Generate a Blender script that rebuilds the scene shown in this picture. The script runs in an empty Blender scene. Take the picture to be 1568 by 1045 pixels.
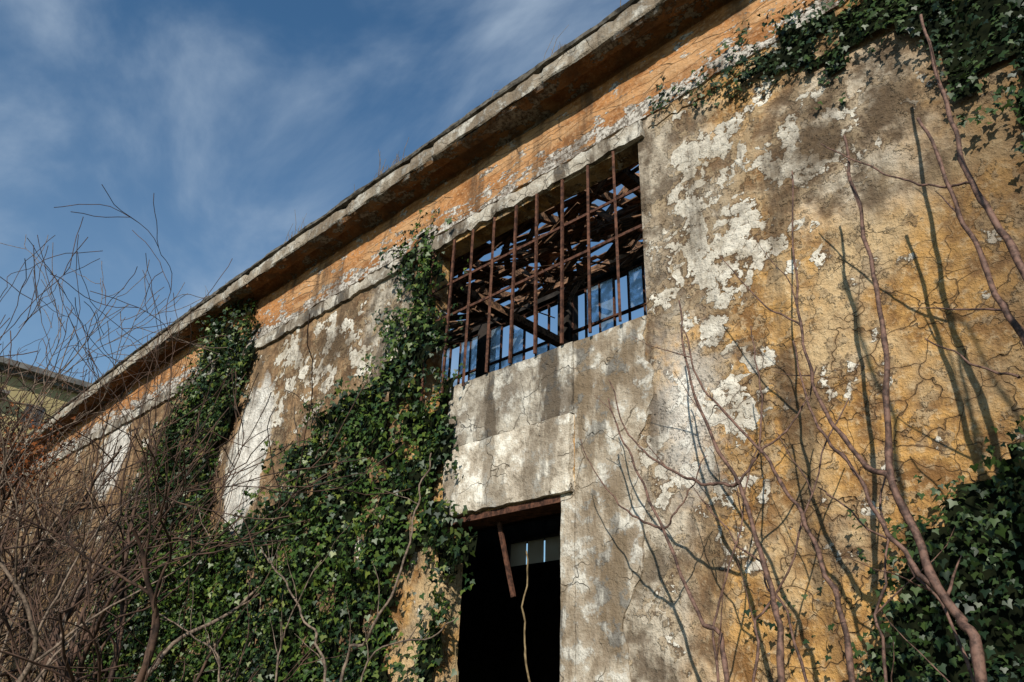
import bpy, math, random
import numpy as np
from mathutils import Vector, Matrix, noise as mn
random.seed(7); rng=np.random.default_rng(7)
scene=bpy.context.scene
COL=scene.collection
# ------------------------------------------------------------------ helpers
def link(o,parent=None):
    COL.objects.link(o)
    if parent: o.parent=parent
    return o
def empty(name):
    e=bpy.data.objects.new(name,None); COL.objects.link(e); return e
def mesh_obj(name,V,F,mat,parent=None,smooth=False):
    me=bpy.data.meshes.new(name); me.from_pydata([tuple(v) for v in V],[],F); me.update()
    if smooth:
        me.polygons.foreach_set('use_smooth',[True]*len(me.polygons))
    me.materials.append(mat)
    return link(bpy.data.objects.new(name,me),parent)
class MB:
    def __init__(s): s.V=[];s.F=[]
    def box(s,x0,x1,y0,y1,z0,z1,M=None):
        i=len(s.V)
        vs=[(x0,y0,z0),(x1,y0,z0),(x1,y1,z0),(x0,y1,z0),(x0,y0,z1),(x1,y0,z1),(x1,y1,z1),(x0,y1,z1)]
        if M is not None: vs=[tuple(M@Vector(v)) for v in vs]
        s.V+=vs
        s.F+=[(i,i+3,i+2,i+1),(i+4,i+5,i+6,i+7),(i,i+1,i+5,i+4),(i+1,i+2,i+6,i+5),(i+2,i+3,i+7,i+6),(i+3,i,i+4,i+7)]
    def obj(s,name,mat,parent=None): return mesh_obj(name,s.V,s.F,mat,parent)
def nz(x,y,z=0.0,sc=1.0): return mn.noise(Vector((x*sc,y*sc,z*sc)))
def fbm(x,y,z=0.0,sc=1.0,o=4): return mn.fractal(Vector((x*sc,y*sc,z*sc)),0.8,2.0,o)
def rough_slab(name,x0,x1,z0,z1,yf,yb,mat,parent,res=.07,amp=.006,edge=.012,seed=0,big=0.0,re=None):
    nx=max(2,int((x1-x0)/res)); nzv=max(2,int((z1-z0)/res))
    V=[];F=[]
    for j in range(nzv+1):
        for i in range(nx+1):
            x=x0+(x1-x0)*i/nx; z=z0+(z1-z0)*j/nzv
            e=edge
            if j==0: z+=abs(fbm(x,seed,0,3.5))*e*1.6
            if j==nzv: z-=abs(fbm(x,seed+9,0,3.5))*e*1.6
            if i==0: x+=abs(fbm(z,seed+4,0,3.5))*e*1.6
            if i==nx:
                x-=abs(fbm(z,seed+7,0,3.5))*e*1.6
            if re is not None: x=x0+(x-x0)*(re(z)-x0)/(x1-x0)
            bord=(j in(0,nzv) or i in (0,nx))
            y=yf+fbm(x,seed+z,z,2.2)*amp+(0.006 if bord else 0)+big*fbm(x,seed,z,.6)
            V.append((x,y,z))
    W=nx+1
    for j in range(nzv):
        for i in range(nx):
            a=j*W+i; F.append((a,a+1,a+W+1,a+W))
    loop=[i for i in range(W)]+[j*W+nx for j in range(1,nzv+1)]+[nzv*W+i for i in range(nx-1,-1,-1)]+[j*W for j in range(nzv-1,0,-1)]
    n0=len(V)
    for k in loop: V.append((V[k][0],yb,V[k][2]))
    L=len(loop)
    for k in range(L):
        a=loop[k];b=loop[(k+1)%L]; F.append((b,a,n0+k,n0+(k+1)%L))
    return mesh_obj(name,V,F,mat,parent)
# ------------------------------------------------------------------ node helper
class NT:
    def __init__(s,name):
        s.m=bpy.data.materials.new(name); s.m.use_nodes=True; s.t=s.m.node_tree; s.t.nodes.clear()
        s.out=s.n('ShaderNodeOutputMaterial'); s.b=s.n('ShaderNodeBsdfPrincipled')
        s.t.links.new(s.b.outputs[0],s.out.inputs[0])
        s.pos=s.n('ShaderNodeNewGeometry').outputs['Position']
    def n(s,ty,**k):
        nd=s.t.nodes.new(ty)
        for a,v in k.items(): setattr(nd,a,v)
        return nd
    def put(s,sock,v):
        if v is None: return
        if isinstance(v,bpy.types.NodeSocket): s.t.links.new(v,sock)
        else:
            if isinstance(v,(tuple,list)) and len(v)==3 and sock.type=='RGBA': v=(*v,1)
            sock.default_value=v
    def math(s,op,a,b=None,c=None,clamp=False):
        nd=s.n('ShaderNodeMath',operation=op,use_clamp=clamp); s.put(nd.inputs[0],a); s.put(nd.inputs[1],b); s.put(nd.inputs[2],c); return nd.outputs[0]
    def mul(s,a,b): return s.math('MULTIPLY',a,b)
    def add(s,a,b): return s.math('ADD',a,b)
    def sub(s,a,b): return s.math('SUBTRACT',a,b)
    def mx(s,a,b): return s.math('MAXIMUM',a,b)
    def xyz(s,v=None):
        nd=s.n('ShaderNodeSeparateXYZ'); s.put(nd.inputs[0],v or s.pos); return nd.outputs
    def scale(s,v,sc,off=(0,0,0)):
        nd=s.n('ShaderNodeMapping'); s.put(nd.inputs[0],v); nd.inputs['Scale'].default_value=sc; nd.inputs['Location'].default_value=off; return nd.outputs[0]
    def noise(s,sc,det=5,ro=.6,vec=None,dist=0,col=False):
        nd=s.n('ShaderNodeTexNoise'); s.put(nd.inputs['Vector'],vec or s.pos); nd.inputs['Scale'].default_value=sc; nd.inputs['Detail'].default_value=det
        nd.inputs['Roughness'].default_value=ro; nd.inputs['Distortion'].default_value=dist
        return nd.outputs[1 if col else 0]
    def vor(s,sc,vec=None,feature='F1',out='Distance',rnd=1):
        nd=s.n('ShaderNodeTexVoronoi',feature=feature); s.put(nd.inputs['Vector'],vec or s.pos); nd.inputs['Scale'].default_value=sc; nd.inputs['Randomness'].default_value=rnd
        return nd.outputs[out]
    def rng(s,v,a,b,c=0,d=1,smooth=True):
        nd=s.n('ShaderNodeMapRange',interpolation_type='SMOOTHSTEP' if smooth else 'LINEAR'); s.put(nd.inputs[0],v)
        for k,x in enumerate((a,b,c,d)): s.put(nd.inputs[1+k],x)
        return nd.outputs[0]
    def mix(s,f,a,b,mode='MIX'):
        nd=s.n('ShaderNodeMix',data_type='RGBA',blend_type=mode); s.put(nd.inputs[0],f); s.put(nd.inputs[6],a); s.put(nd.inputs[7],b); return nd.outputs[2]
    def warp(s,amt,sc):
        c=s.noise(sc,3,.6,col=True)
        a=s.n('ShaderNodeVectorMath',operation='SUBTRACT'); s.put(a.inputs[0],c); a.inputs[1].default_value=(.5,.5,.5)
        b=s.n('ShaderNodeVectorMath',operation='SCALE'); s.put(b.inputs[0],a.outputs[0]); b.inputs['Scale'].default_value=amt
        d=s.n('ShaderNodeVectorMath',operation='ADD'); s.put(d.inputs[0],s.pos); s.put(d.inputs[1],b.outputs[0]); return d.outputs[0]
    def blob(s,X,Z,cx,cz,rx,rz,nse,k=.9,soft=.35):
        a=s.math('DIVIDE',s.sub(X,cx),rx); b=s.math('DIVIDE',s.sub(Z,cz),rz)
        d=s.math('SQRT',s.add(s.mul(a,a),s.mul(b,b)))
        d=s.add(d,s.mul(s.sub(nse,.5),k*2))
        return s.rng(d,1.0,1.0-soft)
    def bump(s,h,dist=.01,st=1.0,prev=None):
        nd=s.n('ShaderNodeBump'); nd.inputs['Distance'].default_value=dist; nd.inputs['Strength'].default_value=st; s.put(nd.inputs['Height'],h)
        if prev: s.put(nd.inputs['Normal'],prev)
        return nd.outputs[0]
    def fin(s,col,rough=.9,nrm=None,spec=.2,**kw):
        s.put(s.b.inputs['Base Color'],col); s.put(s.b.inputs['Roughness'],rough); s.put(s.b.inputs['Specular IOR Level'],spec)
        if nrm: s.put(s.b.inputs['Normal'],nrm)
        for k,v in kw.items(): s.put(s.b.inputs[k],v)
        return s.m
# ------------------------------------------------------------------ materials
def mat_wall():
    m=NT('peeling_plaster'); X,Y,Z=m.xyz()
    n1=m.noise(.9,4,.6); n2=m.noise(3.2,5,.65); n3=m.noise(15,5,.7)
    nb=m.noise(1.7,4,.6,vec=m.scale(m.pos,(1,1,1),(3,7,1)))
    w=m.warp(.24,4.5)
    base=m.mix(m.rng(n2,.40,.60),(.22,.110,.038),(.54,.305,.10))
    base=m.mix(m.rng(n1,.49,.63),base,(.52,.37,.20))
    base=m.mix(m.mul(m.rng(n3,.49,.66),.55),base,(.66,.51,.31))
    leftm=m.rng(X,-6.2,-7.2)
    base=m.mix(m.mul(leftm,.85),base,m.mix(m.rng(n2,.38,.62),(.105,.063,.036),(.31,.20,.115)))
    grey=m.mx(m.blob(X,Z,-3.1,5.9,1.0,1.8,nb,.7,.6),m.blob(X,Z,-1.4,5.9,1.0,1.2,nb,.8,.8))
    grey=m.mx(grey,m.blob(X,Z,-7.2,6.2,.7,1.3,nb,.5,.5))
    grey=m.mx(grey,m.blob(X,Z,-3.5,2.6,.8,2.0,nb,.6,.6))
    grey=m.mx(grey,m.mul(m.rng(nb,.55,.65),.45))
    base=m.mix(m.mul(grey,.85),base,m.mix(m.rng(n2,.40,.60),(.145,.12,.09),(.53,.485,.40)))
    # crazed flakes of the old finish coat
    vc=m.n('ShaderNodeTexVoronoi',feature='F1'); m.put(vc.inputs['Vector'],w); vc.inputs['Scale'].default_value=7.5
    cell=m.n('ShaderNodeSeparateColor'); m.put(cell.inputs[0],vc.outputs['Color'])
    ed=m.vor(7.5,w,'DISTANCE_TO_EDGE')
    zone=m.mx(m.blob(X,Z,-2.4,5.4,1.6,1.8,n1,.5,.9),m.blob(X,Z,-9.0,6.1,2.4,1.1,n1,.5,.9))
    zone=m.mx(zone,m.mul(m.blob(X,Z,-2.7,3.8,1.2,1.6,n1,.6,.9),.75))
    val=m.add(m.mul(cell.outputs[0],.36),m.mul(nb,1.15))
    val=m.add(val,m.mul(m.sub(n3,.5),.42)); val=m.add(val,m.mul(m.sub(n2,.5),.85))
    thr=m.sub(1.035,m.mul(zone,.29))
    dd=m.sub(val,thr)
    coat=m.rng(dd,-.008,.008)
    gapm=m.rng(m.add(ed,m.mul(m.sub(n3,.5),.22)),-.01,.012)
    coat=m.mul(coat,gapm)
    rim=m.mul(m.rng(m.math('ABSOLUTE',m.add(dd,.03)),.035,.01),m.rng(nb,.40,.52))
    under=m.mul(m.rng(dd,-.17,-.14),m.sub(1.0,coat))
    undc=m.mix(cell.outputs[1],(.15,.092,.048),(.42,.31,.18))
    base=m.mix(m.mul(under,.6),base,m.mix(m.mul(m.rng(n3,.4,.6),.5),undc,(.40,.31,.20)))
    coatc=m.mix(m.rng(n2,.40,.58),(.46,.40,.31),(.82,.77,.66))
    coatc=m.mix(m.mul(m.rng(n1,.55,.42),.45),coatc,(.42,.38,.31))
    coatc=m.mix(m.mul(cell.outputs[2],.30),coatc,(.38,.32,.24))
    coatc=m.mix(m.mul(m.rng(n3,.48,.34),.65),coatc,(.22,.175,.13))
    col=m.mix(coat,base,coatc)
    col=m.mix(m.mul(m.mul(rim,m.sub(1.0,coat)),.8),col,(.075,.043,.024))
    # smooth white repair panels
    wh=m.mx(m.blob(X,Z,-10.35,5.05,.62,1.25,n2,.5,.15),m.mul(m.blob(X,Z,-3.0,3.9,.45,.95,n2,1.4,.9),.9))
    wh=m.mx(wh,m.blob(X,Z,-16.2,6.2,.8,.9,n2,.9,.2))
    col=m.mix(m.mul(wh,.9),col,m.mix(m.rng(n2,.36,.60),(.44,.41,.36),(.82,.79,.72)))
    # cracks in lower ochre part
    w2=m.warp(.45,2.6)
    cr=m.vor(3.4,w2,'DISTANCE_TO_EDGE'); crm=m.rng(cr,.016,.004)
    crz=m.mul(m.rng(Z,5.0,4.0),m.rng(X,-3.0,-2.2))
    crm=m.mul(crm,m.mx(crz,m.rng(n1,.6,.68)))
    crm=m.mul(crm,m.rng(n2,.36,.50))
    col=m.mix(m.mul(crm,.7),col,(.085,.05,.025))
    halo=m.mul(m.mul(m.rng(cr,.12,.0),m.rng(nb,.42,.56)),crz)
    col=m.mix(m.mul(halo,.5),col,(.17,.09,.04))
    # grime streaks; darker patches and darker right edge
    st=m.noise(1.0,5,.65,vec=m.scale(m.pos,(2.6,2.6,.45)))
    col=m.mix(m.rng(st,.52,.66,0,.68),col,(.08,.055,.035))
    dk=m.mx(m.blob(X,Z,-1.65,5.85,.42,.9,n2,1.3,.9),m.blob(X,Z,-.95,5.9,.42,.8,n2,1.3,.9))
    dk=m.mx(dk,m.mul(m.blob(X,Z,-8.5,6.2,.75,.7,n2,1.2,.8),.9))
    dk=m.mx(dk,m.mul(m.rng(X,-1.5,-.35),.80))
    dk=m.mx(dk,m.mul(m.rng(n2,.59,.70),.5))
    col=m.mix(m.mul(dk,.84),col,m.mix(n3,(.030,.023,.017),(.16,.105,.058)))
    pit=m.rng(n3,.64,.70)
    col=m.mix(m.mul(pit,.5),col,(.12,.08,.045))
    h=m.add(m.mul(coat,1.1),m.mul(n3,1.2))
    h=m.sub(h,m.mul(crm,.7)); h=m.add(h,m.mul(n2,2.3)); h=m.add(h,m.mul(under,.5))
    return m.fin(col,.92,m.bump(h,.030,1.0))
def mat_conc(name,light=1.0,warm=0.0,streak=.5,dark=(.20,.175,.145)):
    m=NT(name); X,Y,Z=m.xyz()
    n1=m.noise(1.5,5,.65); n2=m.noise(5,5,.7); n3=m.noise(22,4,.7)
    c=m.mix(m.rng(n1,.38,.58),tuple(d*light for d in dark),(.50*light,.46*light,.385*light))
    c=m.mix(m.rng(n2,.5,.64,0,.8),c,(.70*light,.66*light,.57*light))
    c=m.mix(m.rng(n2,.48,.36,0,.65),c,(.15,.13,.105))
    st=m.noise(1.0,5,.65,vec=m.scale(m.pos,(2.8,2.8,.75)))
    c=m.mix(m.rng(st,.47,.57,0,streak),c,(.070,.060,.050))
    cr=m.mul(m.rng(m.vor(1.7,m.warp(.5,2.2),'DISTANCE_TO_EDGE'),.009,.002),m.rng(n1,.43,.53))
    c=m.mix(m.mul(cr,.7),c,(.07,.06,.05))
    if warm: c=m.mix(m.rng(n2,.56,.5,0,warm),c,(.38,.25,.12))
    h=m.add(m.mul(n2,1.6),m.mul(n3,.9)); h=m.sub(h,m.mul(cr,.5))
    return m.fin(c,.93,m.bump(h,.024,1))
def mat_orange(name,dark=1.0,peel=.5):
    m=NT(name); X,Y,Z=m.xyz()
    n1=m.noise(1.2,5,.65,vec=m.scale(m.pos,(.6,1,1.6))); n2=m.noise(5,5,.7,vec=m.scale(m.pos,(.6,1,1.4))); n3=m.noise(24,4,.7)
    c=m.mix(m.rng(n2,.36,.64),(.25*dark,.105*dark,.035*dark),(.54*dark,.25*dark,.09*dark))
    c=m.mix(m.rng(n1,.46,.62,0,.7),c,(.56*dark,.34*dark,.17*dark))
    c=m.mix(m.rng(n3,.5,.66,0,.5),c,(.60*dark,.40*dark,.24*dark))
    if peel>0:
        low=m.rng(Z,7.55,7.05); pv=m.add(n2,m.mul(low,.17)); pv=m.add(pv,m.mul(m.sub(n3,.5),.12))
        pm=m.rng(pv,.596,.608)
    else: pm=m.rng(m.add(n2,m.mul(m.sub(n1,.5),.7)),.54,.57)
    c=m.mix(pm,c,m.mix(m.rng(n3,.38,.58),(.15*dark,.125*dark,.10*dark),(.58*dark,.54*dark,.48*dark)))
    st=m.noise(1.0,5,.6,vec=m.scale(m.pos,(3.2,3.2,.6)))
    c=m.mix(m.rng(st,.48,.64,0,.72),c,(.08,.05,.03))
    h=m.add(n2,m.mul(n3,.7)); h=m.sub(h,m.mul(pm,.8))
    if peel>0:
        fl=m.mul(m.rng(m.vor(1.0,m.scale(m.warp(.12,3),(1.6,1,8.5)),'DISTANCE_TO_EDGE'),.035,.008),m.rng(n1,.44,.56))
        c=m.mix(m.mul(fl,.4),c,(.14,.08,.045)); h=m.sub(h,m.mul(fl,.5))
    return m.fin(c,.92,m.bump(h,.026,1))
def mat_simple(name,a,b,sc=6,rough=.8,bd=.004,spec=.2,stretch=(1,1,1),det=4):
    m=NT(name); v=m.scale(m.pos,stretch); n=m.noise(sc,det,.65,vec=v)
    return m.fin(m.mix(m.rng(n,.35,.65),a,b),rough,m.bump(n,bd,1) if bd else None,spec)
def mat_leaf(name,a,b,c,rough=.5,spec=.3):
    m=NT(name); g=m.n('ShaderNodeNewGeometry').outputs['Random Per Island']
    r=m.n('ShaderNodeValToRGB'); m.put(r.inputs[0],g); e=r.color_ramp.elements
    e[0].color=(*a,1); e[1].position=.97; e[1].color=(*c,1); k=e.new(.6); k.color=(*b,1)
    big=m.noise(1.1,2,.5); col=m.mix(m.rng(big,.47,.66,0,.6),r.outputs[0],(b[0]*2.2,b[1]*1.7,b[2]))
    col=m.mix(m.rng(big,.50,.36,0,.5),col,(a[0],a[1],a[2]))
    return m.fin(col,rough,None,spec)
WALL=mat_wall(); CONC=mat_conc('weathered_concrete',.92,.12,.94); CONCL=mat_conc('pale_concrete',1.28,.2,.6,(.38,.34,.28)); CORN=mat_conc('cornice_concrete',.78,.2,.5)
PIER=mat_conc('pier_render',.98,.3,.75)
ORG=mat_orange('orange_plaster',1.0,.5); ORGD=mat_orange('orange_soffit_shaded',.40,0)  # soffit: same orange plaster, underside shade darkened into its colour
RUST=mat_simple('rusty_iron',(.035,.017,.012),(.13,.058,.036),18,.85)
WOOD=mat_simple('rotten_wood',(.05,.03,.02),(.28,.16,.095),5,.9,.006,.1,(1,4,4))
DARK=mat_simple('dark_masonry',(.014,.012,.010),(.04,.033,.028),3,.95,.01)  # indoor darkness is put into this near-black masonry colour
BITU=mat_simple('roof_felt',(.04,.036,.03),(.15,.135,.11),9,.95,.01)
GROUND=mat_simple('dry_grass_soil',(.06,.05,.03),(.12,.11,.05),3,.95,.03)
BARKR=mat_simple('reddish_bark',(.045,.026,.020),(.185,.105,.078),22,.7,.003,.3)
BARKG=mat_simple('grey_bark',(.065,.047,.035),(.23,.17,.125),20,.8,.003,.25)
BARKD=mat_simple('dark_bark',(.022,.014,.011),(.11,.064,.044),5,.8,.0,.25)
LEAF=mat_leaf('ivy_leaf',(.006,.017,.005),(.022,.054,.010),(.13,.16,.025),.44,.35)
LEAFD=mat_leaf('dark_ivy_leaf',(.006,.016,.007),(.017,.040,.011),(.05,.08,.02),.46,.32)
DEAD=mat_leaf('dead_leaf',(.07,.025,.012),(.14,.055,.025),(.22,.11,.05),.8,.1)
CORE=mat_simple('ivy_gap_shade',(.004,.006,.003),(.011,.014,.006),12,.95,.0,.05)  # near-black sheet behind the leaves, painted as the shade between them
STRAW=mat_simple('dry_stalk',(.10,.07,.035),(.26,.19,.10),10,.8,.0)
def mat_glass(name,c1,c2,trc,tpc,lo,hi):
    m=NT(name); n=m.noise(3.5,4,.65)
    m.fin(m.mix(m.rng(n,.35,.65),c1,c2),.5,None,.3)
    tr=m.n('ShaderNodeBsdfTranslucent'); m.put(tr.inputs[0],trc); tp=m.n('ShaderNodeBsdfTransparent'); m.put(tp.inputs[0],tpc)
    a=m.n('ShaderNodeMixShader'); a.inputs[0].default_value=.6; m.t.links.new(m.b.outputs[0],a.inputs[1]); m.t.links.new(tr.outputs[0],a.inputs[2])
    b=m.n('ShaderNodeMixShader'); m.put(b.inputs[0],m.rng(n,.4,.6,lo,hi)); m.t.links.new(a.outputs[0],b.inputs[1]); m.t.links.new(tp.outputs[0],b.inputs[2]); m.t.links.new(b.outputs[0],m.out.inputs[0])
    return m.m
GLASS=mat_glass('dusty_blue_glass',(.16,.24,.33),(.5,.56,.60),(.6,.75,.88),(.82,.92,1),.25,.75)
GREYP=mat_glass('dusty_pane',(.3,.27,.22),(.5,.45,.38),(.62,.52,.40),(.5,.45,.38),.05,.2)
# ------------------------------------------------------------------ building
B=empty('derelict_factory_building')
WX0,WX1,WZ0,WZ1=-6.36,-3.31,4.87,6.83
DX0,DX1,DZ=-5.78,-4.29,3.42
XL,XR=-34.0,9.0; TOP=7.86; TH=.24
w=MB()
w.box(XL,WX0,0,TH,0,TOP); w.box(WX1,XR,0,TH,0,TOP)
w.box(WX0,DX0,0,TH,0,WZ0); w.box(DX0,DX1,0,TH,DZ,WZ0); w.box(DX1,WX1,0,TH,0,WZ0); w.box(WX0,WX1,0,TH,WZ1,TOP)
w.obj('front_wall',WALL,B)
def sag(x): return .0028*max(0,-(x+9))**2 if x<-9 else 0
rough_slab('orange_frieze',XL,XR,7.07,7.88,-.03,.01,ORG,B,.10,.010,.03,3)
rough_slab('lintel_band',XL,-3.22,6.835,7.06,-.055,.01,CONC,B,.07,.012,.05,11)
rough_slab('plaster_edge',-3.2,XR,6.9,7.075,-.02,.01,WALL,B,.06,.008,.10,13)
rough_slab('door_lintel',-5.82,-4.14,3.425,4.14,-.075,.01,CONCL,B,.05,.012,.018,5)
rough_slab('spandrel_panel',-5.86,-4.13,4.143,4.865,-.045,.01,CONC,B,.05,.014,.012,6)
rex=lambda z:-3.76+.16*fbm(z,3.3,0,1.3)+.09*z
rough_slab('pier',-4.128,-3.30,0,4.865,-.022,.01,PIER,B,.06,.010,.006,16,0,rex)
rough_slab('door_jamb_render',DX1+.002,-4.13,0,3.424,-.024,.01,PIER,B,.05,.010,.006,8)
s=MB(); s.box(DX0,DX1,-.02,TH+.02,DZ-.06,DZ-.002); s.obj('door_lintel_iron',RUST,B)
# cornice sweep
prof=[(0.0,7.80,0),(-.035,7.91,0),(-.20,7.96,0),(-.25,7.885,0),(-.38,7.895,0),(-.425,7.91,1),(-.44,7.93,1),(-.44,8.03,1),(-.435,8.13,1),(-.40,8.15,1)]
prof2=[(-.40,8.145,0),(-.385,8.15,0),(-.455,8.16,0),(-.46,8.19,0),(-.40,8.21,0),(-.395,8.30,0),(-.33,8.33,0),(.6,8.42,0)]
def sweep(name,pr,mat,step=.06,amp=.012,seed=0,bite=.03):
    n=int((XR-XL)/step); V=[];F=[];K=len(pr)
    for i in range(n+1):
        x=XL+(XR-XL)*i/n
        for k,(y,z,e) in enumerate(pr):
            dy=fbm(x,k*.7+seed,0,2.5)*amp; dz=fbm(x,k*.7+seed+20,0,2.5)*amp
            if e:
                b=max(0,fbm(x,seed+5,0,2.2)-.25)*bite*2; dy+=b*.7; dz+=b*(1 if z<8.0 else -.3)
            V.append((x,y+dy if y<-.01 and y>-.5 else y,z+dz-sag(x)))
    for i in range(n):
        for k in range(K-1):
            a=i*K+k; F.append((a,a+1,a+K+1,a+K))
    return mesh_obj(name,V,F,mat,B)
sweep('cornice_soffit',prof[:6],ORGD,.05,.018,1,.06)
sweep('cornice_fascia',prof[5:],CORN,.05,.018,1,.06)
sweep('roof_edge',prof2,BITU,.05,.022,30,.0)
# window grille
g=MB()
def bar(mb,x,y,z0,z1,r=.013,lean=0):
    mb.box(-r,r,-r,r,0,z1-z0,Matrix.Translation((x,y,z0))@Matrix.Rotation(lean,4,'Y')@Matrix.Rotation(random.random(),4,'Z'))
for k in range(9): bar(g,-3.545-.3425*k,-.075-.004*random.random(),4.80 if k>5 else 4.86,6.80,.013,random.uniform(-.012,.012))
for z in(6.22,5.78): g.box(WX0-.02,WX1+.03,-.062,-.045,z-.015,z+.015)
for z in(6.22,5.78):
    for x in (WX0+.01,WX1-.02): g.box(x-.01,x+.012,-.05,.12,z-.02,z+.02)
g.obj('window_grille',RUST,B)
# interior: back wall with clerestory, roof timbers
BY=5.0
def zr(y): return 8.05+.30*y
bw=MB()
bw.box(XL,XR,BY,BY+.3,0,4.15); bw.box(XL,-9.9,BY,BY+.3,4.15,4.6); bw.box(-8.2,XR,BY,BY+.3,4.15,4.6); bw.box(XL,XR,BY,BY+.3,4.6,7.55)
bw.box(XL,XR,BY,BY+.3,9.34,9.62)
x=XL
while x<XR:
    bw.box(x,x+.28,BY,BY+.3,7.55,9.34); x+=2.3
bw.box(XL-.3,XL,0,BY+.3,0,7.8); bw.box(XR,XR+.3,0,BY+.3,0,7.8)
bw.box(-14,1,.245,4.3,4.66,4.80)  # added floor slab, keeps window sun off the back wall
bw.obj('back_wall_and_sun_block',DARK,B)
bw=MB()
for k in range(4): bw.box(-9.88+k*.42,-9.50+k*.42,BY+.1,BY+.11,4.17,4.58)
bw.obj('dusty_panes',GREYP,B)
fr=MB(); gl=MB()
x=XL
while x<XR:
    a=x+.28; b=x+2.3
    for k in range(7):
        xx=a+(b-a)*k/6; fr.box(xx-.015,xx+.015,BY+.1,BY+.15,7.55,9.34)
    for z in (7.56,8.45,9.30): fr.box(a,b,BY+.09,BY+.16,z-.02,z+.02)
    for k in range(6):
        for j,z in enumerate((7.56,8.45)):
            if random.random()<.5:
                x0=a+(b-a)*k/6+.02; gl.box(x0,x0+(b-a)/6-.04,BY+.118,BY+.124,z+.024,z+.86)
    x+=2.3
fr.obj('rear_window_frames',RUST,B); gl.obj('rear_window_panes',GLASS,B)
rf=MB()
slope=math.atan(.30)
RM=Matrix.Translation((0,0,8.05))@Matrix.Rotation(slope,4,'X')
x=-16.0
while x<4:
    xx=x+random.uniform(-.08,.08)
    if random.random()<.85: rf.box(xx-.04,xx+.04,.3,5.35,-.14,0,RM)
    x+=.95
for y in (1.2,3.0,4.6): rf.box(-20,5,y-.05,y+.05,zr(y)-.26,zr(y)-.15)
for xt in (-12.2,-8.4,-4.6,-1.0): rf.box(xt-.08,xt+.08,.35,5,8.0,8.14)
rf.box(XL,-14,0.3,5.3,.02,.06,RM); rf.box(-1.5,XR,0.3,5.3,.02,.06,RM); rf.box(-14,-1.5,0.3,1.6,.02,.06,RM)
rf.obj('roof_timbers',WOOD,B)
bd=MB()
y=1.6
while y<5.2:
    x=-14.0
    while x<-1.5:
        L=random.uniform(.5,1.8)
        keep=fbm(x,y*1.3,3,.8)>-.06
        if keep and random.random()<.88:
            M=Matrix.Translation((x,y,zr(y)+.03))@Matrix.Rotation(slope+random.gauss(0,.12),4,'X')@Matrix.Rotation(random.gauss(0,.09),4,'Y')@Matrix.Rotation(random.gauss(0,.10),4,'Z')
            bd.box(0,L,0,random.uniform(.13,.2),0,.02,M)
        x+=L*.95
    y+=.165
# collapsed boards and reed mats hanging below the rafters
for c in range(15):
    cxx=random.uniform(-11.5,-3.5); cyy=random.uniform(1.5,4.4); ang=random.uniform(-.5,.5)
    for i in range(22):
        x=cxx+random.gauss(0,.65); y=min(4.8,max(1.0,cyy+random.gauss(0,.45)))
        M=Matrix.Translation((x,y,zr(y)-abs(random.gauss(0,.28))))@Matrix.Rotation(slope+random.gauss(0,.4),4,'X')@Matrix.Rotation(random.gauss(0,.35),4,'Y')@Matrix.Rotation(ang+random.gauss(0,.45),4,'Z')
        L=random.uniform(.3,1.3); bd.box(-L/2,L/2,-.04,random.uniform(.0,.18),0,.018,M)
bd.obj('broken_roof_boards',WOOD,B)
# door interior bits
d=MB()
d.box(-.022,.022,-.012,.012,-.72,0,Matrix.Translation((-5.22,.16,3.36))@Matrix.Rotation(-.22,4,'Y')@Matrix.Rotation(.1,4,'X'))
d.box(-5.7,-4.4,2.6,2.68,2.5,2.58)
d.obj('hanging_iron_bar',RUST,B)
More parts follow.
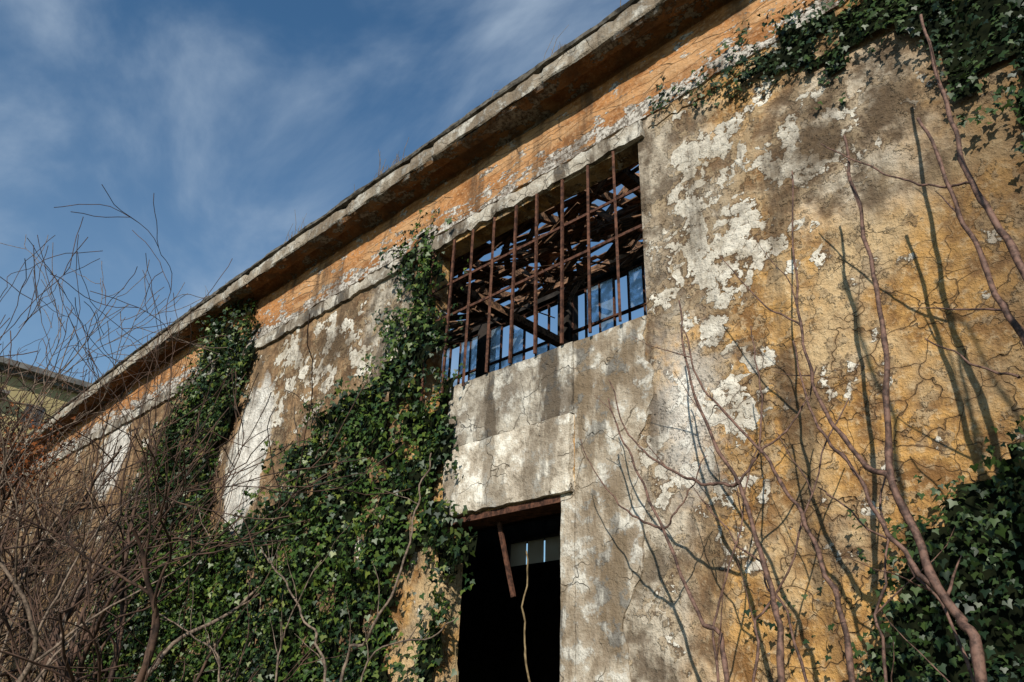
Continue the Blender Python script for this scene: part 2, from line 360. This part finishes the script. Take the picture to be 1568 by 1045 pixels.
# ------------------------------------------------------------------ curves / branches
def so(X0,Z0,s,k=5.0):      # point standing s metres in front of the wall
    f=1-s/k; return (X0*f,-s,1.6+(Z0-1.6)*f)
def catmull(P,n=8):
    P=[np.array(p,float) for p in P]; P=[2*P[0]-P[1]]+P+[2*P[-1]-P[-2]]; out=[]
    for i in range(1,len(P)-2):
        for t in np.linspace(0,1,n,endpoint=False):
            a,b,c,d_=P[i-1:i+3]; out.append(.5*((2*b)+(-a+c)*t+(2*a-5*b+4*c-d_)*t*t+(-a+3*b-3*c+d_)*t**3))
    out.append(P[-2]); return out
class Shrub:
    def __init__(s,name,mat,res=2,cp=(.3,.42),rmin=.0015,stepL=.09,wob=.11):
        s.c=bpy.data.curves.new(name,'CURVE'); s.c.dimensions='3D'; s.c.bevel_depth=1.0; s.c.bevel_resolution=res; s.c.materials.append(mat); s.name=name
        s.cp=cp; s.rmin=rmin; s.st=stepL; s.wob=wob
    def add(s,pts,radii):
        sp=s.c.splines.new('POLY'); sp.points.add(len(pts)-1)
        for i,p in enumerate(pts):
            sp.points[i].co=(p[0],p[1],p[2],1); sp.points[i].radius=max(s.rmin,radii[i])
    def stem(s,P,r0,r1,jit=.012,twigs=0):
        pts=catmull(P,9); n=len(pts); sd=random.random()*50
        pts=[p+np.array([nz(i*.35,sd),nz(i*.35,sd+5),nz(i*.35,sd+9)])*jit*1.5 for i,p in enumerate(pts)]
        rr=[1.0*(r0+(r1-r0)*i/(n-1))*(1.2 if i%5==0 else 1) for i in range(n)]
        s.add(pts,rr)
        for _ in range(twigs):
            i=random.randrange(n//4,n-2); p=pts[i]; d_=pts[i+1]-pts[i]; d_/=np.linalg.norm(d_)+1e-6
            s.grow(p,d_+rng.normal(0,.55,3)*np.array([1,.5,1])+np.array([0,0,.25]),random.uniform(.25,.7),max(.005,rr[i]*.45),0)
    def grow(s,p,d_,L,r,depth,spread=.55,up=.12):
        d_=np.array(d_,float); d_/=np.linalg.norm(d_); n=max(4,int(L/s.st)); pts=[np.array(p,float)]; rr=[r]
        for i in range(n):
            d_=d_+rng.normal(0,s.wob,3)+np.array([0,0,up*.12]); d_/=np.linalg.norm(d_); q=pts[-1]+d_*L/n
            if q[1]>-.06: q[1]=-.06
            pts.append(q); rr.append(r*(1-.72*(i+1)/n))
            if depth>0 and i>n*.22 and random.random()<(s.cp[1] if depth>1 else s.cp[0]):
                s.grow(q,d_+rng.normal(0,spread,3),L*random.uniform(.3,.6),rr[-1]*.62,depth-1,spread,up)
        s.add(pts,rr)
    def done(s): return link(bpy.data.objects.new(s.name,s.c))
# stems in front of right-hand wall
S=Shrub('bare_climbing_shrub',BARKR)
S.stem([(-.35,-1.1,0),so(-.55,3.0,.95),so(-.57,4.18,.85),so(-.69,4.94,.75),so(-.71,5.64,.65),so(-.71,6.54,.5)],.027,.009,.02,2)
S.stem([(-.5,-1.0,0),so(-.62,3.0,.9),so(-.68,3.72,.85),so(-.73,4.1,.8),so(-.83,4.85,.72),so(-.88,5.66,.66)],.025,.009,.02,2)
S.stem([so(-.69,4.94,.75),so(-.95,5.05,.7),so(-1.2,5.3,.65),so(-1.6,5.8,.55)],.008,.004)
S.stem([so(-.75,3.52,.85),so(-.95,3.68,.8),so(-1.2,3.95,.72)],.007,.004)
S.done()
S=Shrub('bare_climbing_shrub',BARKR)
S.stem([(-1.05,-1.2,0),so(-1.29,1.9,1.0),so(-1.40,2.32,.95),so(-1.55,3.04,.85),so(-1.47,3.7,.8),so(-1.41,4.41,.7),so(-1.43,5.21,.6),so(-1.43,5.77,.55)],.026,.008,.02,2)
S.stem([so(-1.55,3.04,.85),so(-1.79,3.35,.8),so(-1.96,3.82,.7),so(-1.98,4.52,.6),so(-1.87,5.66,.5)],.016,.005,.02,2)
S.stem([so(-1.98,4.3,.6),so(-2.25,4.6,.55),so(-2.58,5.18,.5)],.007,.003)
S.stem([so(-1.4,2.32,.95),so(-1.62,2.7,.9),so(-1.8,3.2,.85),so(-2.0,3.6,.8),so(-2.05,4.2,.7)],.014,.005,.02,1)
S.done()
S=Shrub('bare_climbing_shrub',BARKR)
S.stem([(-2.1,-1.0,0),so(-2.44,1.91,.9),so(-2.45,2.49,.8),so(-2.61,3.23,.7),so(-2.92,4.03,.6),so(-2.98,4.89,.5)],.021,.006,.02,2)
S.stem([so(-2.61,3.23,.7),so(-2.95,3.3,.65),so(-3.33,3.57,.6),so(-3.6,3.9,.55),so(-3.73,4.38,.5)],.011,.004,.02,1)
S.stem([so(-2.61,3.23,.7),so(-2.41,3.43,.66),so(-2.1,3.6,.6),so(-1.93,3.95,.55)],.009,.004,.02)
S.stem([so(-2.41,3.43,.66),so(-2.35,3.9,.6),so(-2.37,4.43,.55)],.007,.004,.02)
S.stem([(-1.8,-1.1,0),so(-1.99,1.9,.9),so(-2.08,2.58,.85),so(-2.2,3.0,.8),so(-2.45,3.5,.7),so(-2.85,4.1,.6),so(-2.95,4.6,.6)],.017,.005,.02,2)
S.done()
S=Shrub('bare_climbing_shrub',BARKR)
S.stem([(-2.5,-1.1,0),so(-2.85,1.91,.8),so(-3.01,2.36,.75),so(-3.27,2.99,.65),so(-3.58,3.68,.6),so(-3.75,4.2,.5)],.017,.005,.02,1)
S.stem([so(-3.27,2.99,.65),so(-3.55,3.15,.6),so(-3.79,3.36,.55),so(-4.07,3.9,.5)],.009,.003,.02)
S.stem([so(-3.27,2.99,.65),so(-3.05,3.2,.6),so(-2.85,3.5,.6)],.007,.003,.02)
for x,dx in((-2.9,.5),(-2.3,-.6),(-1.8,.3),(-1.35,-.7),(-2.65,.9)):
    S.stem([(x*.8,-random.uniform(.6,1.1),0),so(x,1.9,.8),so(x+dx*.35,2.6,.7),so(x+dx,3.1+random.random()*.6,.5)],.010,.004,.05,2)
S.done()
# unseen sapling, added out of frame to cast stem shadows on the wall
S=Shrub('bare_sapling',BARKR)
S.stem([(.6,-3.2,0),(.55,-3.15,2.2),(.3,-3.1,3.9),(.22,-3.0,5.2),(.08,-2.95,6.3)],.032,.011,.04,0)
S.stem([(.55,-3.15,2.2),(.9,-3.15,3.6),(.95,-3.1,5.0),(.75,-3.05,5.9)],.024,.009,.04,0)
S.stem([(.3,-3.1,3.9),(.5,-2.7,4.7),(.35,-2.5,5.5)],.014,.006,.03,0)
S.stem([(.75,-2.4,0),(.6,-2.35,2.4),(.3,-2.3,4.2),(.25,-2.2,5.6)],.026,.009,.04,0)
S.done()
# pale branches in front of ivy
S=Shrub('bare_sapling',BARKG)
S.stem([(-5.2,-1.2,0),so(-7.3,1.96,1.0),so(-6.9,2.4,1.0),so(-6.48,2.9,.95),so(-6.29,3.75,.9),so(-6.1,4.2,.85)],.015,.006,.03,6)
S.stem([(-5.4,-1.2,0),so(-7.6,1.96,1.0),so(-8.1,2.6,1.0),so(-9.03,3.29,.95),so(-9.5,3.6,.95)],.014,.006,.03,6)
S.stem([(-8,-1.0,0),so(-9.9,2.0,1.0),so(-11,2.6,1.0),so(-12.4,3.0,1.0)],.014,.006,.03,7)
S.stem([(-5.1,-1.2,0),so(-6.9,2.0,1.0),so(-5.9,2.35,1.0),so(-5.55,2.5,1.0)],.009,.004,.02,2)
S.stem([(-6.5,-1.2,0),so(-8.6,2.0,1.0),so(-8.5,2.6,1.0),so(-8.0,3.3,1.0)],.011,.005,.03,5)
S.done()
S=Shrub('dry_stalk',STRAW,1)
S.stem([(-4.45,-.3,0),(-4.42,-.25,1.6),(-4.50,-.2,2.3),(-4.5,-.2,2.9)],.011,.006,.05)
S.stem([(-4.9,-.3,0),(-5.1,-.3,1.5),(-5.2,-.3,2.2)],.008,.005,.02)
S.done()
# bare trees at the left
for i,(x,y,h) in enumerate([(-9.4,-1.6,3.6),(-10.4,-2.3,4.4),(-11.2,-1.5,5.0),(-11.9,-2.4,4.8),(-12.6,-1.3,5.6),(-13.4,-2.3,5.8),(-14.2,-1.4,6.0),(-14.8,-2.6,6.2),(-15.6,-2.0,6.6),(-16.4,-2.6,6.4),(-17.0,-1.6,6.8),(-18.4,-2.3,7.0),(-20.5,-1.8,7.4)]):
    S=Shrub('bare_tree',BARKD if i%4!=1 else BARKG,1,(.27,.26),.0052,.14,.14)
    for k in range(4):
        S.grow((x+random.uniform(-.25,.25),y+random.uniform(-.2,.2),0),(random.uniform(-.32,.32),random.uniform(-.15,.15),1),h*random.uniform(.8,1.12),random.uniform(.036,.066),3 if k<2 else 2,.55,.2)
    S.done()
# grass tufts on the cornice
S=Shrub('cornice_weeds',STRAW,0)
for i in range(170):
    x=random.choice([-7.3,-7.2,-7.0,-4.2,-9.6,-12.5,random.uniform(-20,-2),random.uniform(-20,-2)])+random.gauss(0,.15)
    p=np.array([x,random.uniform(-.38,-.2),8.30-sag(x)]); h=random.uniform(.05,.22) if random.random()<.9 else random.uniform(.35,.6); l=rng.normal(0,.2,3)*h
    S.add([p,p+np.array([l[0]*.4,l[1]*.3,h*.6]),p+np.array([l[0],l[1],h])],[.004,.003,.002])
S.done()
# ------------------------------------------------------------------ leaves
LO=np.array([(0,.25,0),(0,-1,-.12),(.42,.5,-.06),(.78,.08,-.16),(.36,-.22,.0),(-.42,.5,-.06),(-.78,.08,-.16),(-.36,-.22,.0)])
def leaves(name,C,N,size,mat):
    """C centres, N normals, one ivy leaf each"""
    n=len(C); N=N/np.linalg.norm(N,axis=1,keepdims=True)
    down=np.tile([0,0,-1.0],(n,1))+rng.normal(0,.45,(n,3)); T=down-(down*N).sum(1,keepdims=True)*N; T/=np.linalg.norm(T,axis=1,keepdims=True)
    R=np.cross(N,T)
    V=C[:,None,:]+size[:,None,None]*(LO[None,:,0:1]*R[:,None,:]-LO[None,:,1:2]*T[:,None,:]+LO[None,:,2:3]*N[:,None,:])
    V=V.reshape(-1,3); me=bpy.data.meshes.new(name)
    me.vertices.add(len(V)); me.vertices.foreach_set('co',V.ravel())
    base=np.arange(n)[:,None]*8; idx=np.concatenate([base+np.array([[0,2,3,4,1]]),base+np.array([[0,1,7,6,5]])],axis=1).reshape(-1)
    me.loops.add(len(idx)); me.loops.foreach_set('vertex_index',idx.astype(np.int32))
    me.polygons.add(2*n); me.polygons.foreach_set('loop_start',np.arange(2*n)*5); me.polygons.foreach_set('loop_total',np.full(2*n,5))
    me.update(calc_edges=True); me.validate(); me.materials.append(mat)
    return bpy.data.objects.new(name,me)
def inpoly(P,x,z):
    c=False; j=len(P)-1
    for i in range(len(P)):
        xi,zi=P[i]; xj,zj=P[j]
        if (zi>z)!=(zj>z) and x<(xj-xi)*(z-zi)/(zj-zi)+xi: c=not c
        j=i
    return c
def ivy(name,polys,dens,hmin,hmax,mat,smin=.028,smax=.055,edge=.18,core=True,seed=0,holes=()):
    E=empty(name)
    def H(x,z):
        v=fbm(x,z,seed,1.3,3)*.5+.5; v2=fbm(x,z,seed+4,3.2,2)*.5
        return max(.03,hmin+(hmax-hmin)*v+.32*v2*(hmax/.4))
    C=[];N=[];Sz=[];cells=set(); cs=.08
    for P in polys:
        xs=[p[0] for p in P]; zs=[p[1] for p in P]; x0,x1,z0,z1=min(xs)-edge,max(xs)+edge,max(min(zs)-edge,.9 if hmax>.3 else -9),max(zs)+edge
        for _ in range(int((x1-x0)*(z1-z0)*dens)):
            x=random.uniform(x0,x1); z=random.uniform(z0,z1)
            jx=x+edge*1.4*fbm(x,z,seed+11,2.6,4); jz=z+edge*1.4*fbm(x,z,seed+17,2.6,4)
            if not inpoly(P,jx,jz): continue
            if any(inpoly(h,jx,jz) for h in holes) and random.random()<.93: continue
            h=H(x,z)
            gx=(H(x+.06,z)-H(x-.06,z))/.12; gz=(H(x,z+.06)-H(x,z-.06))/.12
            dep=h*(1-random.random()**2*.7)+random.gauss(0,.03)
            C.append((x,-max(.02,dep),z))
            n=np.array([-gx*.8,-1.0,-gz*.8+.35])+rng.normal(0,.50,3)
            if n[1]>-.15: n[1]=-.15
            N.append(n); Sz.append(random.uniform(smin,smax)*(.7 if random.random()<.25 else 1)); cells.add((int(math.floor(x/cs)),int(math.floor(z/cs))))
    if not C: return
    o=leaves('leaves',np.array(C),np.array(N),np.array(Sz),mat); link(o,E)
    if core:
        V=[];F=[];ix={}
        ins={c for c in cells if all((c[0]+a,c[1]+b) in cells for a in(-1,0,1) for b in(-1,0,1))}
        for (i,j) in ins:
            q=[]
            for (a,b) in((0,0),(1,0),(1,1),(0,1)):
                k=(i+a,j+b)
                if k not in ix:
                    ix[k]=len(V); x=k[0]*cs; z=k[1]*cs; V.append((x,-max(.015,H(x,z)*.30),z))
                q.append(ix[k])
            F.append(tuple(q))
        mesh_obj('gap_shade',V,F,CORE,E,True)
    return E
main=[(-6.85,7.1),(-6.35,7.3),(-6.02,6.75),(-5.95,5.6),(-5.92,5.0),(-5.50,4.84),(-5.62,4.15),(-5.72,3.5),(-5.35,3.3),(-5.25,3.0),(-5.52,2.6),(-5.5,1.5),(-5.6,0),(-14.5,0),(-14.6,2),(-14.2,4.0),(-13.9,5.7),(-13.2,6.8),(-12.6,7.6),(-12.1,7.95),(-11,7.85),(-10.6,7.4),(-10.8,6.6),(-10.95,5.75),(-11.1,4.7),(-11.1,4.1),(-9.9,3.95),(-9.0,4.5),(-8.4,5.15),(-7.2,5.3),(-6.85,6.0)]
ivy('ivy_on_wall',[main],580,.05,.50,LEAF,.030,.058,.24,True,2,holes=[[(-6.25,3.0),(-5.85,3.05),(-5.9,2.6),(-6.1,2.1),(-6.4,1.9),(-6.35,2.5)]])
ivy('ivy_tendril',[[(-6.65,7.1),(-6.35,7.1),(-6.28,7.75),(-6.36,7.75)]],300,.03,.09,LEAF,.022,.04,.10,False,5)
ivy('ivy_tendril',[[(-5.5,4.9),(-6.2,5.0),(-6.2,5.5),(-5.9,5.1)],[(-5.85,6.5),(-5.75,6.5),(-5.75,5.2),(-5.85,5.2)]],200,.05,.12,LEAF,.022,.04,.08,False,5)
ivy('ivy_on_wall',[[(-2.3,6.75),(-1.95,7.1),(-1.5,7.2),(-.9,7.3),(.8,7.4),(.8,3.9),(.1,4.2),(-.22,4.75),(-.42,5.3),(-.62,5.85),(-.85,6.35),(-1.0,6.5),(-1.25,6.35),(-1.45,6.2),(-1.65,6.5),(-1.95,6.65)]],760,.05,.25,LEAFD,.024,.044,.22,True,9)
ivy('ivy_tendril',[[(-3.25,6.93),(-2.7,6.93),(-2.1,6.75),(-1.9,7.15),(-2.3,7.18),(-2.9,7.13)],[(-3.08,7.0),(-2.9,7.0),(-3.02,7.45),(-3.10,7.45)],[(-2.3,7.1),(-2.05,7.1),(-2.1,7.55),(-2.2,7.55)]],620,.03,.12,LEAFD,.022,.040,.14,False,12)
ivy('ivy_on_wall',[[(-.7,3.35),(-1.15,3.05),(-1.72,2.95),(-1.65,2.65),(-1.85,2.3),(-1.65,1.9),(-1.5,0),(.8,0),(.8,3.6),(-.2,3.5)]],900,.08,.42,LEAFD,.022,.042,.24,True,15)
ivy('ivy_tendril',[[(-2.6,2.35),(-2.5,2.45),(-2.0,2.3),(-2.0,2.1)],[(-2.45,2.2),(-2.3,2.2),(-2.0,1.9),(-2.1,1.8)],[(-1.9,3.1),(-1.8,3.1),(-1.7,2.7),(-1.85,2.7)]],260,.1,.3,LEAFD,.022,.038,.16,False,19)
# dead foliage clump
n=2600; C=rng.normal(0,1,(n,3))*np.array([.9,.35,.45])+np.array([-17.2,-1.6,5.8]); o=leaves('dead_foliage',C,rng.normal(0,1,(n,3))+np.array([0,-.6,.3]),rng.uniform(.03,.06,n),DEAD); COL.objects.link(o)
# ------------------------------------------------------------------ distant block
A=empty('apartment_building')
YEL=mat_simple('yellow_render',(.34,.27,.13),(.46,.38,.20),.6,.9,.0); SH=mat_simple('shutter_dark',(.04,.045,.05),(.08,.08,.085),2,.6,0); GRY=mat_simple('grey_slab',(.10,.095,.09),(.20,.19,.175),1,.9,0)
a=MB(); a.box(-74,-60,-14,10,0,22.6); a.obj('walls',YEL,A)
a=MB(); a.box(-74.8,-58.9,-14.8,10.9,22.9,23.3); a.box(-74.3,-59.5,-14.3,10.4,22.6,22.9)
for z in range(3,22,3): a.box(-60.0,-58.8,-12,-1,z-.12,z+.1); a.box(-60,-58.9,3,5.6,z-.12,z+.1)
a.obj('eaves_and_balconies',GRY,A)
a=MB()
for f in range(7):
    z=1+f*3+.0
    for y in (-11,-8,-5,-2.5,1.2,4.3,7.6): a.box(-59.99,-59.93,y-.6,y+.6,z+.3,z+1.9)
a.obj('shuttered_windows',SH,A)
# ground
mesh_obj('ground',[(-500,-500,0),(500,-500,0),(500,500,0),(-500,500,0)],[(0,1,2,3)],GROUND)
# ------------------------------------------------------------------ light & sky
el=math.radians(27); az=math.radians(30)
dv=Vector((-math.sin(az)*math.cos(el),math.cos(az)*math.cos(el),-math.sin(el)))
L=bpy.data.lights.new('sun','SUN'); L.energy=5.0; L.angle=math.radians(.5); L.color=(1,.93,.82)
lo=bpy.data.objects.new('sun',L); lo.rotation_euler=dv.to_track_quat('-Z','Y').to_euler(); lo.location=(5,-20,20); COL.objects.link(lo)
wd=bpy.data.worlds.new('World'); scene.world=wd; wd.use_nodes=True; t=wd.node_tree; t.nodes.clear()
N=t.nodes.new; out=N('ShaderNodeOutputWorld'); bg=N('ShaderNodeBackground'); sky=N('ShaderNodeTexSky'); sky.sky_type='NISHITA'; sky.sun_disc=False
sky.sun_elevation=el; sky.sun_rotation=math.radians(150); sky.air_density=1.3; sky.dust_density=.3; sky.ozone_density=1.6
tint=N('ShaderNodeMix'); tint.data_type='RGBA'; tint.blend_type='MULTIPLY'; tint.inputs[0].default_value=1; tint.inputs[7].default_value=(.68,1.10,1.38,1)
tc=N('ShaderNodeTexCoord'); mp=N('ShaderNodeMapping'); mp.inputs['Rotation'].default_value=(.35,.5,.5); mp.inputs['Scale'].default_value=(1.0,2.2,2.8); mp.inputs['Location'].default_value=(.9,.3,1.7)
n1=N('ShaderNodeTexNoise'); n1.inputs['Scale'].default_value=1.5; n1.inputs['Detail'].default_value=7; n1.inputs['Roughness'].default_value=.55; n1.inputs['Distortion'].default_value=.4
mr=N('ShaderNodeMapRange'); mr.interpolation_type='SMOOTHSTEP'; mr.inputs[1].default_value=.44; mr.inputs[2].default_value=.84; mr.inputs[4].default_value=.8
sx=N('ShaderNodeSeparateXYZ'); hz=N('ShaderNodeMapRange'); hz.inputs[1].default_value=.70; hz.inputs[2].default_value=.15; hz.inputs[3].default_value=0; hz.inputs[4].default_value=.30
ad=N('ShaderNodeMath'); ad.operation='ADD'; ad.use_clamp=True
mx=N('ShaderNodeMix'); mx.data_type='RGBA'; mx.inputs[7].default_value=(6.2,7.5,9.0,1)
t.links.new(tc.outputs['Generated'],sx.inputs[0]); t.links.new(sx.outputs[2],hz.inputs[0]); t.links.new(hz.outputs[0],ad.inputs[1])
t.links.new(tc.outputs['Generated'],mp.inputs[0]); t.links.new(mp.outputs[0],n1.inputs['Vector']); t.links.new(n1.outputs[0],mr.inputs[0]); t.links.new(mr.outputs[0],ad.inputs[0]); t.links.new(ad.outputs[0],mx.inputs[0])
t.links.new(sky.outputs[0],tint.inputs[6]); t.links.new(tint.outputs[2],mx.inputs[6]); t.links.new(mx.outputs[2],bg.inputs[0]); bg.inputs[1].default_value=.080; t.links.new(bg.outputs[0],out.inputs[0])
# ------------------------------------------------------------------ camera
cx=Vector((.720,.693,.0323)).normalized(); cz=Vector((.6294,-.6331,-.4504)).normalized(); cy=cz.cross(cx).normalized(); cx=cy.cross(cz)
cam=bpy.data.cameras.new('camera'); co=bpy.data.objects.new('camera',cam); COL.objects.link(co)
R=Matrix((cx,cy,cz)).transposed().to_4x4(); co.matrix_world=Matrix.Translation((0,-5,1.6))@R
cam.sensor_width=36; cam.lens=26.9; cam.clip_end=2000; cam.clip_start=.05
scene.camera=co
scene.view_settings.view_transform='Standard'; scene.view_settings.look='None'; scene.view_settings.exposure=0
